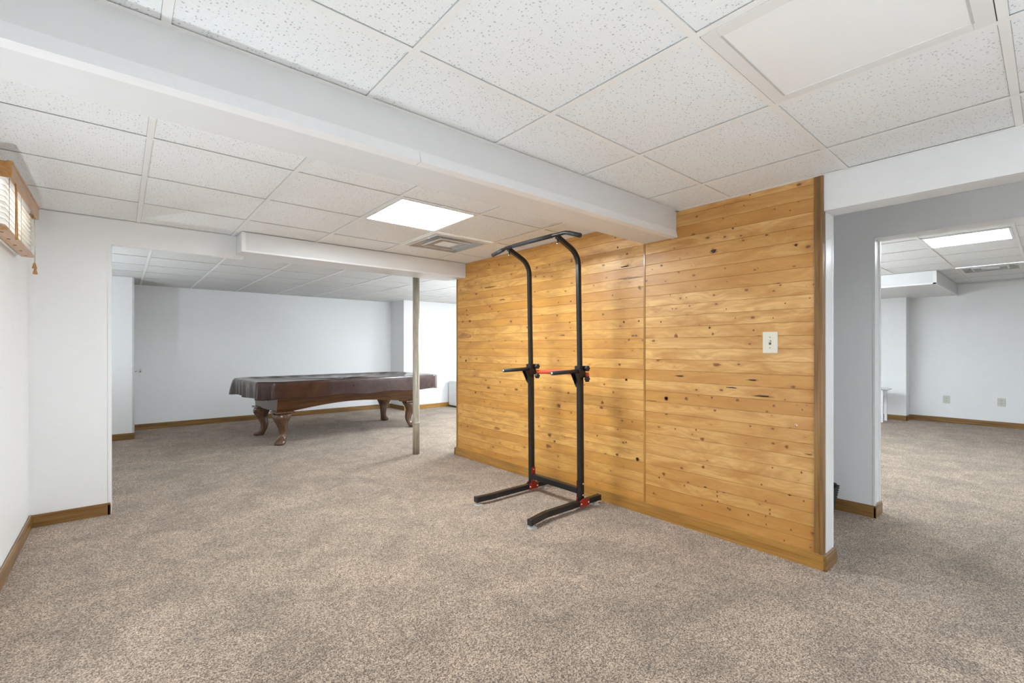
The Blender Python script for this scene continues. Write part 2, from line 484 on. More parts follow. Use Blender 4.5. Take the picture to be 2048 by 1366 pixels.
# ---- pine clad wall
mb = MB()
mb.box(XW + .018, 3.06, .812, 4.405, 0, 2.2, 'paint')
bw = .0757
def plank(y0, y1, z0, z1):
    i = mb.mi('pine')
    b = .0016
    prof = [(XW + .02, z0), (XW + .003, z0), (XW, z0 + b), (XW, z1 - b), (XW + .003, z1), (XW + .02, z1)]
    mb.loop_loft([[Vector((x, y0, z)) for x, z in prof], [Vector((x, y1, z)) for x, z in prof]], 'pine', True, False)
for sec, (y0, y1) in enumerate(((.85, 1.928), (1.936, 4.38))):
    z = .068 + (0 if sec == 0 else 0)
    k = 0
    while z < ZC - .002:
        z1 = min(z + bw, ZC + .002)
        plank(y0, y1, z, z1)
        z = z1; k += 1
KN = [(1.533,2.08,0.0094,0.0078,0),(1.418,1.833,0.0281,0.0181,1),(1.056,2.019,0.0066,0.0068,0),(0.974,1.992,0.0056,0.0054,0),(1.296,1.954,0.0077,0.0059,1),(1.279,1.978,0.0042,0.0044,0),(1.098,1.876,0.0127,0.0049,1),(0.943,1.79,0.012,0.0093,1),(0.999,1.874,0.0042,0.004,0),(1.796,1.792,0.0084,0.0075,0),(1.662,1.727,0.0103,0.0072,0),(1.654,1.82,0.0042,0.0048,0),(1.568,1.755,0.0047,0.0039,0),(1.344,1.712,0.007,0.0059,0),(1.148,1.687,0.0042,0.0042,0),(1.696,1.897,0.0056,0.0049,0),(1.193,2.136,0.0063,0.0043,0),(1.228,2.081,0.0049,0.005,0),(1.35,2.101,0.0042,0.0045,0),(1.356,2.028,0.0056,0.0045,0),(1.024,1.572,0.0077,0.0047,0),(0.892,1.553,0.0028,0.0039,0),(1.331,1.625,0.0042,0.0044,0),(1.606,1.55,0.0042,0.0047,0),(1.584,1.491,0.0066,0.0055,0),(1.71,1.48,0.0056,0.0049,0),(1.337,1.455,0.0042,0.0044,0),(0.998,1.465,0.0033,0.0047,0),(1.063,1.384,0.0042,0.0041,0),(1.798,1.392,0.0056,0.005,0),(1.444,1.341,0.0056,0.0061,0),(2.081,1.919,0.0084,0.008,0),(1.979,1.655,0.0112,0.0104,0),(2.113,1.406,0.0084,0.008,0),(1.981,1.407,0.0084,0.0078,1),(2.17,1.983,0.0075,0.0072,0),(0.875,1.485,0.0033,0.0045,0),(1.541,1.616,0.0066,0.0055,0),(2.095,1.827,0.0527,0.0053,2),(2.043,1.729,0.0996,0.0044,2),(1.445,1.94,0.0035,0.0038,0),(1.395,1.933,0.0035,0.0038,0),(1.238,1.879,0.0028,0.0029,0),(1.65,1.806,0.0037,0.0032,0),(1.868,1.773,0.0047,0.0042,0),(1.268,1.735,0.0028,0.0029,0),(1.28,1.395,0.0042,0.0044,0),(1.464,1.454,0.0028,0.0031,0),(1.002,1.465,0.0035,0.0034,0),(1.603,1.435,0.0047,0.004,0),(1.725,1.578,0.0047,0.0041,0),(1.682,1.292,0.0164,0.0141,0),(1.423,1.299,0.0086,0.0093,0),(1.445,1.34,0.0074,0.008,0),(1.173,1.315,0.0074,0.0074,0),(1.398,1.1,0.0295,0.0118,0),(1.653,1.017,0.0443,0.007,1),(1.177,1.014,0.0393,0.0062,1),(1.305,0.96,0.043,0.0038,1),(1.121,0.921,0.0701,0.0073,1),(1.757,0.856,0.0164,0.0144,0),(1.607,0.867,0.0164,0.0138,0),(1.43,0.888,0.0086,0.0093,0),(1.268,0.886,0.0135,0.0102,0),(1.059,0.87,0.0086,0.0084,0),(1.097,0.832,0.0098,0.0073,0),(0.943,0.771,0.0057,0.0081,0),(0.912,0.861,0.0049,0.0069,0),(1.41,0.806,0.0098,0.0079,0),(1.495,0.61,0.0164,0.0108,0),(0.991,0.641,0.0115,0.0118,0),(1.488,0.427,0.0131,0.0108,0),(1.775,0.321,0.0148,0.013,0),(1.688,0.651,0.0061,0.0071,0),(1.537,0.665,0.0074,0.0082,0),(1.474,0.299,0.0131,0.0054,1),(1.62,0.276,0.0074,0.0083,0),(1.855,0.167,0.0098,0.0088,0),(1.495,0.175,0.0098,0.0081,0),(1.395,0.286,0.0074,0.0079,0),(1.327,0.2,0.0086,0.009,0),(1.203,0.192,0.0074,0.0075,0),(1.081,0.256,0.0074,0.0072,0),(1.104,0.302,0.0074,0.0073,0),(0.904,0.352,0.0049,0.0069,0),(0.916,0.509,0.0057,0.008,0),(0.969,0.171,0.0049,0.007,0),(1.004,0.099,0.0049,0.0071,0),(1.101,0.163,0.0049,0.0073,0),(0.976,0.368,0.0111,0.0047,1),(2.092,0.969,0.0123,0.0093,0),(2.175,0.388,0.0143,0.011,0),(1.992,0.384,0.0164,0.0152,0),(2.037,0.658,0.0102,0.0077,0),(1.192,0.733,0.0061,0.0062,0),(0.88,0.617,0.023,0.0057,2),(1.081,0.232,0.0061,0.006,0),(1.104,0.21,0.0061,0.0061,0),(1.127,0.393,0.0061,0.0061,0),(1.067,0.506,0.0049,0.0048,0),(1.392,0.225,0.0061,0.0066,0),(1.395,0.26,0.0061,0.0066,0),(1.812,0.289,0.0082,0.0073,0),(0.862,0.175,0.0041,0.0057,0),(1.87,0.829,0.0492,0.0044,2),(1.812,1.125,0.023,0.0044,2),(2.308,1.864,0.0147,0.0099,0),(2.093,1.826,0.0511,0.006,2),(2.077,1.736,0.1135,0.006,2),(1.968,1.65,0.0136,0.015,0),(2.219,1.618,0.0102,0.0079,0),(2.31,1.475,0.0136,0.009,0),(2.113,1.406,0.0091,0.0086,0),(2.067,1.27,0.0109,0.0102,0),(2.655,1.605,0.0109,0.0077,1),(2.797,1.607,0.0082,0.0059,0),(2.815,1.494,0.0136,0.0099,0),(2.667,1.428,0.0109,0.0077,0),(3.441,1.47,0.0222,0.0133,0),(4.14,1.504,0.0272,0.0149,0),(4.276,1.504,0.0204,0.0114,0),(4.017,1.791,0.0245,0.0122,0),(3.778,1.64,0.0184,0.0106,0),(4.198,1.626,0.0163,0.01,0),(4.187,1.573,0.0143,0.0088,0),(3.778,1.84,0.1123,0.0094,2),(3.637,1.579,0.0109,0.0069,0),(2.288,1.957,0.0054,0.0054,0),(2.192,2.06,0.0109,0.007,0),(2.169,1.982,0.0091,0.007,0),(2.086,1.918,0.0102,0.0077,0),(2.645,1.959,0.0123,0.0067,0),(2.75,1.319,0.034,0.0079,2),(3.573,1.694,0.0454,0.0091,2),(4.242,1.345,0.1135,0.0252,3),(2.615,1.184,0.0163,0.0057,0),(3.628,2.052,0.0163,0.0092,0),(3.791,2.071,0.0109,0.0071,0),(3.101,2.059,0.0095,0.0063,0),(4.209,1.072,0.0182,0.01,0),(1.791,1.79,0.0082,0.0072,0),(1.798,1.393,0.0073,0.0064,0),(2.716,1.698,0.0091,0.0078,0),(2.405,1.714,0.0068,0.0055,0),(2.88,2.139,0.0082,0.006,0),(2.909,1.951,0.0095,0.0061,0),(4.214,1.069,0.0185,0.0102,0),(2.09,0.969,0.0098,0.0093,0),(2.299,0.922,0.0108,0.0085,0),(2.211,0.865,0.0098,0.0095,0),(2.318,0.775,0.0185,0.0146,0),(2.327,0.735,0.0215,0.0122,0),(2.681,0.825,0.0169,0.0105,0),(2.897,0.857,0.0092,0.0068,0),(3.359,0.809,0.0295,0.0119,0),(3.803,0.798,0.0332,0.0144,0),(4.031,0.732,0.0221,0.0132,0),(2.795,0.706,0.0258,0.0188,0),(2.907,0.434,0.0258,0.0164,0),(2.846,0.386,0.0148,0.0108,0),(2.922,0.333,0.0406,0.0165,0),(1.992,0.387,0.0148,0.0136,0),(3.662,0.393,0.0498,0.0125,3),(2.37,0.506,0.0108,0.0086,0),(2.093,0.496,0.0092,0.007,0),(1.756,0.855,0.016,0.014,0),(2.152,1.082,0.0123,0.0094,0)]
for (y, z, ry, rz, kind) in KN:
    ry = min(ry, .16) * (1 if kind == 2 else .9); rz = max(rz, .002)
    if kind in (0, 1) and rz > .004 : layers = [('knothalo', 1.05, .0006), ('knotblack' if kind == 1 else 'knot', .66, .0012)]
    elif kind == 1: layers = [('knotblack', .9, .0012)]
    elif kind == 0: layers = [('knot', .6, .0012)]
    elif kind == 2: layers = [('streak', .9, .0010)]
    else: layers = [('knothalo', 1.2, .0006), ('burl', .95, .0010)]
    for mat, sc, h in layers:
        n = 14
        ph = random.random() * 6
        ring = []
        for q in range(n):
            t = 2 * PI * q / n
            rr = sc * (1 + .14 * math.sin(3 * t + ph) + .10 * math.sin(5 * t + 2 * ph))
            if kind == 2: rr *= (.55 + .45 * abs(math.cos(t)) ** .3)
            ring.append(Vector((XW - h, y + ry * rr * math.cos(t), z + rz * rr * math.sin(t))))
        mb.loop_loft([[p + Vector((h + .0005, 0, 0)) for p in ring], ring], mat, True, False)
struct(mb.build('wall_right'), 'wall clad in horizontal knotty pine boards with a warm varnish')
# corner post, seam strip, edge strip
struct(MB().box(XW - .012, XW + .03, .818, .852, .085, ZC, 'oak_z', .004).box(XW - .016, XW + .03, .808, .822, .085, ZC, 'oak_z', .003).build('trim_2'), 'dark oak corner strip at the near end of the pine wall')
struct(MB().box(XW - .004, XW + .01, 1.925, 1.939, .068, 1.967, 'amber_z', .002).build('trim_3'), 'narrow vertical strip between the two runs of pine boards')
struct(MB().box(XW - .001, XW + .02, 4.372, 4.404, .0, 1.99, 'amber_z', .002).build('trim_4'), 'edge strip at the far end of the pine wall')
struct(MB().box(XW + .030, 3.063, .806, .815, .085, 1.95, 'bead').box(3.05, 3.066, .804, .83, 0.085, 1.95, 'bead').build('trim_5'), 'white painted end of the pine wall')

def base(name, x0, x1, y0, y1, axis, mat, h=.085):
    # baseboard with a stepped cap
    t = mat + ('_x' if axis == 'x' else '_y')
    if isinstance(name, str):
        mb = MB()
    mb.box(x0, x1, y0, y1, 0, h - .012, t, .0015)
    if axis == 'y':
        xm = (x0 + x1) / 2
        mb.box(x0 + .003, x1 - .003, y0, y1, h - .014, h, t, .002)
    else:
        mb.box(x0, x1, y0 + .003, y1 - .003, h - .014, h, t, .002)
    return struct(mb.build(name), 'stained oak baseboard')
base('baseboard_right', XW - .016, XW + .002, .805, 4.42, 'y', 'amber')
base('baseboard_right', XW - .016, 3.075, .790, .808, 'x', 'oak')
base('baseboard_right', XW - .016, 3.07, 4.405, 4.421, 'x', 'amber')
base('baseboard_left', XL, XL + .016, YB, YH, 'y', 'oak')
base('baseboard_back', XL, -.06, YH - .016, YH, 'x', 'oak')
base('baseboard_back', -.074, -.056, YH - .016, YH + .12, 'y', 'oak')

# ---- header over the wide opening at the right, in line with the pine wall
mb = MB()
mb.box(XW, 3.06, -1.2, .812, 1.952, 2.2, 'paint')
struct(mb.build('wall_header_right'), 'white header over the wide opening at the right')
mb = MB()
mb.loop_loft([[Vector((XW, y, 2.0)), Vector((XW - .006, y, 1.951)), Vector((XW + .03, y, 1.949)), Vector((XW + .03, y, 1.99))] for y in (-1.2, .806)], 'bead', True, False)
struct(mb.build('trim_6'), 'white corner bead under the header at the right')
struct(MB().box(XW, 3.06, YB, -1.2, 0, 2.2, 'paint').build('wall_right_near'))
# passage behind it
mb = MB()
mb.box(4.09, 4.255, .83, 4.45, 0, 2.35, 'paint')
mb.box(4.09, 4.255, -1.2, .83, 1.997, 2.35, 'paint')
mb.box(4.09, 4.255, -2.5, -1.2, 0, 2.35, 'paint')
struct(mb.build('wall_passage'), 'shaded wall of the passage with an opening to the right room')
struct(MB().box(4.086, 4.112, .822, .834, .08, 1.995, 'bead').box(4.235, 4.259, .822, .834, .08, 1.995, 'bead').box(4.086, 4.26, -1.2, .83, 1.99, 1.998, 'bead').build('trim_7'), 'white corner beads round the opening to the right room')
base('baseboard_passage', 4.074, 4.09, .815, 3.0, 'y', 'oak')
base('baseboard_passage', 4.074, 4.262, .812, .828, 'x', 'oak')
struct(MB().box(3.06, 4.09, 3.0, 3.1, 0, 2.35, 'paint').build('wall_passage_blocker'))  # added wall, unseen, keeps far room light off the passage wall
struct(MB().box(3.06, 4.09, -2.6, -2.5, 0, 2.35, 'paint').build('wall_passage_near'))

# ---- right room
mb = MB()
mb.box(10.25, 10.35, -2.5, 4.4, 0, 2.35, 'paint')
mb.box(9.97, 10.25, 1.59, 4.4, 0, 2.35, 'paint')
struct(mb.build('wall_right_room'), 'white wall of the right room with a shallow step')
struct(MB().box(4.255, 10.35, 4.4, 4.5, 0, 2.35, 'paint').build('wall_right_room_back'))
struct(MB().box(4.255, 10.35, -2.6, -2.5, 0, 2.35, 'paint').build('wall_right_room_near'))
mb = MB()
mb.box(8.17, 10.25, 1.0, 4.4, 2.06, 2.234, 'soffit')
mb.box(8.164, 8.175, 1.0, 4.4, 2.055, 2.075, 'bead'); mb.box(8.164, 8.175, .995, 1.03, 2.055, 2.233, 'bead'); mb.box(8.17, 10.24, .995, 1.004, 2.055, 2.075, 'bead')
struct(mb.build('wall_soffit_right_room'), 'white boxed soffit in the far left corner of the right room')
base('baseboard_right_room', 10.232, 10.25, -2.5, 1.59, 'y', 'oak')
base('baseboard_right_room', 9.952, 9.97, 1.572, 4.4, 'y', 'oak')
base('baseboard_right_room', 9.952, 10.25, 1.572, 1.59, 'x', 'oak')

# ---- far room
YF = 8.76
mb = MB(); mb.box(-1.6, 4.2, YF, YF + .1, 0, 2.2, 'paint')
struct(mb.build('wall_far'), 'plain white wall behind the pool table')
mb = MB(); mb.box(4.2, 7.7, 8.2, YF + .1, 0, 2.2, 'paint')
struct(mb.build('wall_far_right'), 'white wall stepped forward at the right of the far room')
mb = MB(); mb.box(-1.6, .12, 7.93, YF, 0, 2.2, 'paint')
struct(mb.build('wall_far_left'), 'white wall block at the left of the far room')
struct(MB().box(-1.7, -1.6, YH, YF + .1, 0, 2.2, 'paint').build('wall_far_side'))
struct(MB().box(-1.6, XL - .2, YH, YH + .12, 0, 2.2, 'paint').build('wall_far_near'))
struct(MB().box(7.6, 7.7, YH, 8.2, 0, 2.2, 'paint').build('wall_far_end'))
struct(MB().box(3.06, 7.6, 4.45, 4.57, 0, 2.2, 'paint').build('wall_far_south'))
base('baseboard_far', .12, 4.2, YF - .016, YF, 'x', 'oak')
base('baseboard_far', 4.184, 4.2, 8.184, YF, 'y', 'oak')
base('baseboard_far', 4.184, 7.6, 8.184, 8.2, 'x', 'amber')
base('baseboard_far', -1.6, .136, 7.914, 7.93, 'x', 'oak')
# flush door in the side of the block, seen edge-on
d = MB()
d.box(.118, .128, 8.00, 8.70, .01, 2.04, 'darkgap')
d.box(.122, .138, 8.02, 8.68, .02, 2.03, 'door', .002)
door = struct(d.build('door_1'), 'white flush door seen edge-on beside the wall block')
k = MB(); k.lathe([(.026, .138), (.026, .143), (.010, .146), (.010, .175), (.022, .182), (.028, .198), (.022, .212), (0, .215)], (0, 8.10, .90), 'zinc', 20, 'x')
k.build('door_knob', door)
struct(MB().box(.114, .134, 7.926, 7.94, .0, 2.14, 'vent').build('trim_8'), 'metal edge at the corner of the wall block')

# ---- wall behind the camera
struct(MB().box(XL - .2, XW + .2, YB - .1, YB, 0, 2.2, 'paint').build('wall_near'), 'plain white wall behind the camera')

# ================================================================== CEILING FIXTURES
def troffer(cx, cy, z, mat, label, group=None, border=.018, name='ceiling_light', clips=False, drop=0.0):
    t = thing(name, label, 'ceiling light', (cx, cy, z), 0, group)
    h = TILE / 2 - .013
    f = MB()
    for (x0, x1, y0, y1) in ((-h, h, -h, -h + border), (-h, h, h - border, h), (-h, -h + border, -h + border, h - border), (h - border, h, -h + border, h - border)):
        f.box(x0, x1, y0, y1, -.003, .004, 'enamel', .0012)
    if clips:
        f.box(-h + .0, h, -h - .0022, -h - .0004, -.0006, .004, 'darkgap'); f.box(-h, h, h + .0004, h + .0022, -.0006, .004, 'darkgap')
        g = border - .004
        f.box(-h + g, h - g, -h + g, -h + g + .006, -.0034, -.0028, 'vent'); f.box(-h + g, h - g, h - g - .006, h - g, -.0034, -.0028, 'vent')
    f.build('frame', t)
    l = MB()
    l.box(-h + border, h - border, -h + border, h - border, -.001, .003, mat)
    l.build('lens', t)
    if clips:
        for sx in (-.19, .12):
            c = MB(); c.tube([(sx, -h - .001, -.004), (sx + .02, -h + .006, -.006), (sx + .024, -h + .012, -.004)], .0012, 'zinc', 6)
            c.build('clip', t)
    return t
troffer(GX + TILE * 1.5, 2.622 + TILE * .5, ZC, 'lit', 'glowing square ceiling panel light in the main room, next to the metal vent')
troffer(GX + TILE * 1.5, .703 - TILE * .5, ZC, 'lens', 'large unlit square ceiling light with a ribbed white lens, nearest the camera', border=.045, clips=True)
troffer(5.145 + TILE * 1.5, .22 + TILE * .5, ZR, 'litright', 'glowing ceiling light seen through the doorway in the right room')
troffer(5.145 + TILE * 1.5, .22 - TILE * 3.5, ZR, 'litright', 'added ceiling light in the near part of the right room, out of view')  # added panel out of view, brightens the right room
troffer(.829 + TILE * 8.5, 4.23 + TILE * 2.5, ZC, 'litfar', 'glowing ceiling light hidden behind the pine wall in the far room')
troffer(.829 + TILE * 5.5, 4.23 + TILE * 1.5, ZC, 'litfaradded', 'added ceiling light behind the boxed duct, hidden by the pine wall')  # added hidden panel, throws more light on the far wall
troffer(GX + TILE * .5, .703 - TILE * 3.5, ZC, 'litadded', 'added ceiling light behind the camera, nearer to the left wall')  # added unseen panel, fills the main room from behind
troffer(GX + TILE * 2.5, .703 - TILE * 3.5, ZC, 'litadded', 'added ceiling light behind the camera, nearer to the wide opening')  # second added panel behind the camera, same fill

def fill_light(t, z, watts, r):  # upward fill light inside the added lamps
    ld = bpy.data.lights.new('fill_bulb', 'AREA'); ld.shape = 'DISK'; ld.size = r * 2; ld.energy = watts; ld.color = LCOL
    o = bpy.data.objects.new('fill_bulb', ld); C.objects.link(o); o.parent = t; o.location = (0, 0, z); o.rotation_euler = (PI, 0, 0)
def added_floor_lamp(x, y, watts, label):
    t = thing('added_floor_lamp', label, 'added fill lamp', (x, y, 0))
    m = MB(); m.lathe([(0, 0), (.13, 0), (.13, .012), (.03, .024), (0, .024)], (0, 0, 0), 'black', 32); m.build('base', t)
    m = MB(); m.lathe([(.011, .02), (.011, 1.46)], (0, 0, 0), 'black', 16); m.build('pole', t)
    m = MB(); m.lathe([(.02, 1.45), (.06, 1.46), (.12, 1.50), (.16, 1.56), (.157, 1.56), (.116, 1.505), (.058, 1.465), (.018, 1.462)], (0, 0, 0), 'enamel', 40); m.build('bowl_shade', t)
    fill_light(t, 1.545, watts, .12)
    return t
added_floor_lamp(6.2, 3.4, FILL_RIGHT, 'added black uplighting floor lamp, unseen, brightening the right room')  # added lamp, unseen, lifts the right room ceiling
def fill_can_lamp(x, y, watts, label):
    t = thing('added_uplight_can', label, 'added fill lamp', (x, y, 0))
    m = MB(); m.lathe([(0, 0), (.062, 0), (.062, .22), (.060, .22), (.057, .16), (0, .155)], (0, 0, 0), 'enamel', 32); m.build('can', t)
    m = MB(); m.lathe([(.0, .156), (.055, .157), (.052, .19), (0, .20)], (0, 0, 0), 'vent', 24); m.build('reflector', t)
    fill_light(t, .205, watts, .05)
fill_can_lamp(.70, -.55, FILL_NEAR, 'added white fill uplight on the carpet behind the camera')  # added can, unseen, brightens the near ceiling
fill_can_lamp(-.395, 2.05, FILL_LEFT, 'added white fill uplight on the carpet against the left wall, out of view')  # added can, unseen, brightens the ceiling past the beam

fill_can_lamp(-1.0, 6.2, FILL_FAR, 'added white fill uplight on the carpet in the hidden left end of the far room')  # added can, unseen, fills the far room ceiling from the left
fill_can_lamp(4.7, 5.7, FILL_FAR, 'added white fill uplight on the carpet of the far room, behind the pine wall')  # added can, unseen, fills the far room ceiling from the right

def vent(cx, cy, z, label):
    t = thing('air_vent', label, 'air vent', (cx, cy, z))
    h = TILE / 2 - .013
    f = MB()
    b = .03
    for (x0, x1, y0, y1) in ((-h, h, -h, -h + b), (-h, h, h - b, h), (-h, -h + b, -h + b, h - b), (h - b, h, -h + b, h - b)):
        f.box(x0, x1, y0, y1, -.002, .003, 'enamel', .001)
    f.build('frame', t)
    def ring(a, za, bb, zb, mat='vent', th=.0015):
        m = MB()
        def sq(r, zz): return [Vector((r, r, zz)), Vector((-r, r, zz)), Vector((-r, -r, zz)), Vector((r, -r, zz))]
        m.loop_loft([sq(a, za), sq(bb, zb), sq(bb, zb + .012), sq(a, za + .004), sq(a, za)], mat, False, False)
        return m
    hh = h - b
    # cone louvres, each flaring down and outwards, with a folded white lip
    for (a, bb) in ((hh, hh - .080), (hh - .098, hh - .165)):
        m = ring(a, -.004, bb, .058)
        m.loop_loft([[Vector((s * (a + e), q * (a + e), zz)) for s, q in ((1, 1), (-1, 1), (-1, -1), (1, -1))] for e, zz in ((.002, -.005), (-.014, -.008), (-.014, -.004), (0, -.003))], 'enamel', False, False)
        m.build('louvre', t)
    m = MB(); m.box(-hh + .180, hh - .180, -hh + .180, hh - .180, -.004, .000, 'enamel', .001); m.build('centre_plate', t)
    m = MB(); m.box(-hh, hh, -hh, hh, .075, .08, 'vent'); m.build('back_plate', t)
    return t
vent(GX + TILE * 2.5, 2.622 + TILE * 1.5, ZC, 'square metal air vent with stepped louvres beside the glowing ceiling panel')
vent(5.145 + TILE * 5.5 + .0, .22 + TILE * .5, ZR, 'square air vent in the right room ceiling, near its far wall')

# ================================================================== WINDOW BLIND
def blind():
    y0, y1 = 3.06, 3.97
    t = thing('window_blind', 'wooden slatted blind with oak valance over the small high window at left', 'window blind', (XL, (y0 + y1) / 2, 1.745))
    ox, oy, oz = XL, (y0 + y1) / 2, 1.745
    def B(mb, name, par=t): return mb.build(name, par)
    L = (y1 - y0) / 2
    v = MB()
    v.box(.080, .093, -L, L, .235, .308, 'blindwood', .004)
    v.box(0, .086, -L, -L + .012, .235, .308, 'blindwood', .003)
    v.box(0, .086, L - .012, L, .235, .308, 'blindwood', .003)
    v.box(0.076, .097, -L - .003, L + .003, .296, .311, 'blindwood', .004)
    va = B(v, 'valance'); va['label'] = 'honey oak valance'
    h = MB(); h.box(.022, .072, -L + .02, L - .02, .262, .300, 'enamel', .002); hr = B(h, 'head_rail'); hr['label'] = 'white metal head rail'
    n = 9
    for i in range(n):
        s = MB()
        z = .032 + i * .0255
        s.obox(Vector((.047, 0, z)), (.046, 2 * L - .06, .0028), Matrix.Rotation(math.radians(20), 3, 'Y'), 'slatwood', .0008)
        B(s, 'slat')
    r = MB(); r.box(.022, .074, -L + .03, L - .03, .0, .016, 'blindwood', .003)
    for y in (-.36, -.18, 0, .18, .36): r.lathe([(.0, -.0015), (.007, -.001), (.007, .001), (0, .001)], (.048, y, 0), 'slot', 12)
    B(r, 'bottom_rail')
    for y in (-.34, 0, .34):
        l = MB()
        for x in (.025, .070): l.tube([(x, y, .01), (x, y, .262)], .0011, 'cord', 6)
        B(l, 'ladder_cord')
    w = MB(); w.tube([(.092, -L + .10, .235), (.094, -L + .10, .20), (.096, -L + .095, -.030)], [.0035, .0045, .0055], 'blindwood', 10); wd = B(w, 'tilt_wand'); wd['label'] = 'wooden tilt wand'
    for dy, zl in ((.0, -.045), (.028, -.075)):
        c = MB(); c.tube([(.078, L - .07 + dy, .25), (.080, L - .068 + dy, .1), (.080, L - .066 + dy, zl)], .0012, 'cord', 6); cd = B(c, 'pull_cord')
        q = MB(); q.lathe([(.002, .012), (.006, .009), (.007, .0), (.011, -.016), (.011, -.022), (0, -.023)], (.080, L - .066 + dy, zl), 'blindwood', 14)
        q.build('tassel', cd)
blind()

# ================================================================== POOL TABLE
TX, TY, TR = 2.445, 6.77, math.radians(3.6)
def pool_table():
    t = thing('pool_table', 'wooden pool table on carved legs under a brown cover in the far room', 'pool table', (TX, TY, 0), TR)
    # bed and rails (under the cover)
    b = MB(); b.box(-1.17, 1.17, -.60, .60, .66, .75, 'tablewood', .02); b.build('rails', t)
    # arched, tapering cabinet
    c = MB()
    rings = []
    nx = 28
    for i in range(nx + 1):
        x = -1.0 + 2.0 * i / nx
        u = min(1, max(0, (.80 - abs(x)) / .80))
        zb = .412 + .068 * math.sin(u * PI / 2) if u > 0 else .412
        wt, wb = .50, .455
        e = 0
        rings.append([Vector((x + (0.04 * (-1 if x < 0 else 1) if i in (0, nx) else 0) * 0, -wt, .66)), Vector((x, wt, .66)), Vector((x, wb, zb)), Vector((x, -wb, zb))])
    c.loop_loft(rings, 'tablewood', True, False)
    c.build('cabinet', t)
    e = MB(); e.box(-1.012, -.999, -.09, .09, .52, .56, 'brass', .003); pl = e.build('end_plate', t); pl['label'] = 'small brass plate'
    for sx in (-1, 1):
        for sy in (-1, 1):
            lx, ly = sx * .915, sy * .40
            m = MB(); m.box(lx - .115, lx + .115, ly - .115, ly + .115, .392, .414, 'legwood', .006)
            lg = MB()
            secs = [(.393, .0, .100, .35), (.375, .006, .106, .3), (.345, .020, .104, .2), (.31, .024, .092, .1), (.27, .016, .075, 0), (.225, .002, .062, 0), (.18, -.010, .053, 0), (.14, -.014, .047, 0), (.105, -.008, .045, 0), (.075, .008, .049, 0), (.052, .026, .058, 0), (.032, .040, .064, 0), (.014, .046, .062, 0), (.0, .046, .052, 0)]
            rg = []
            for (z, off, r, sq) in secs:
                ring = []
                for k in range(20):
                    a_ = 2 * PI * k / 20
                    c_, s_ = math.cos(a_), math.sin(a_)
                    p = 2 + 4 * sq
                    rr = r / ((abs(c_) ** p + abs(s_) ** p) ** (1 / p))
                    toe = 1 + (.22 * max(0, math.cos(a_ - math.atan2(sy, sx))) if z < .06 else 0)
                    ring.append(Vector((lx + sx * off * .9 + rr * c_ * toe, ly + sy * off * .9 + rr * s_ * toe, z)))
                rg.append(ring)
            lg.loop_loft(rg, 'legwood', True, True)
            o = lg.build('leg', t)
            mo = o.modifiers.new('s', 'SUBSURF'); mo.levels = 1; mo.render_levels = 2
            m.build('leg_block', o)
    # cover
    cv = MB()
    L, W, ch = 1.29, .665, .13
    outline = []
    def seg(p, q, n):
        for i in range(n): outline.append((p[0] + (q[0] - p[0]) * i / n, p[1] + (q[1] - p[1]) * i / n))
    pts = [(-L + ch, -W), (L - ch, -W), (L, -W + ch), (L, W - ch), (L - ch, W), (-L + ch, W), (-L, W - ch), (-L, -W + ch)]
    ns = [60, 8, 32, 8, 60, 8, 32, 8]
    for k in range(8): seg(pts[k], pts[(k + 1) % 8], ns[k])
    N = len(outline)
    rnd = random.Random(3)
    def nrm(k):
        p, q = outline[(k - 1) % N], outline[(k + 1) % N]
        dx, dy = q[0] - p[0], q[1] - p[1]; l = math.hypot(dx, dy)
        return dy / l, -dx / l
    def ripple(k, x, y):
        # pleats on the short ends, gentle on the long sides
        if x < -L + .02: return .012 * math.sin(y * 23 + 1) + .012 * math.sin(y * 41) * math.exp(-((y - .2) / .25) ** 2)
        if x > L - .02: return .006 * math.sin(y * 17)
        return .004 * math.sin(x * 5.3) + .003 * math.sin(x * 13 + 2)
    rings = []
    for (s, z) in ((.0, .768), (.35, .768), (.62, .770), (.80, .776), (.885, .788), (.93, .800), (.97, .803), (.99, .800)):
        rings.append([Vector((x * s, y * s, z + (.004 * math.sin(x * 9) * math.cos(y * 11) + .003 * math.sin(x * 21 + y * 17)) * (1 if s < .95 else .3))) for (x, y) in outline])
    for (d, z, f) in ((0, .792, 0), (.005, .775, .15), (.006, .74, .35), (.006, .70, .55), (.006, .65, .8), (.006, .60, 1.0), (.006, .590, 1.0)):
        ring = []
        for k, (x, y) in enumerate(outline):
            nx_, ny_ = nrm(k)
            cor = max(0, 1 - (abs(abs(x) - (L - ch / 2)) + abs(abs(y) - (W - ch / 2))) / (ch * 1.1))
            o = d + ripple(k, x, y) * f + .008 * cor * f
            if x < -L + .05 and y > W - .3: o += .075 * f * (y - (W - .3)) / .3
            zz = z + (.008 * math.sin(k * .35) if f >= 1 else 0)
            ring.append(Vector((x + nx_ * o, y + ny_ * o, zz)))
        rings.append(ring)
    cv.loop_loft(rings, 'cover', False, True)
    o = cv.build('table_cover', None)
    o.location = (TX + .045, TY + .003, 0); o.rotation_euler = (0, 0, TR)
    so = o.modifiers.new('t', 'SOLIDIFY'); so.thickness = .002; so.offset = -1
    tag(o, 'glossy brown leatherette cover draped over the pool table', 'table cover')
pool_table()

# ================================================================== SUPPORT POLE
p = MB()
p.lathe([(.038, .0), (.038, .35), (.0395, .355), (.0395, .362), (.038, .366), (.038, 2.146)], (0, 0, 0), 'pole', 32)
p.lathe([(.0385, .345), (.0405, .35), (.0405, .36), (.0385, .365)], (0, 0, 0), 'pole', 32)
o = p.build('support_pole'); o.location = (2.572, 4.72, 0)
tag(o, 'weathered beige steel support pole standing on the carpet before the pool table', 'pole')

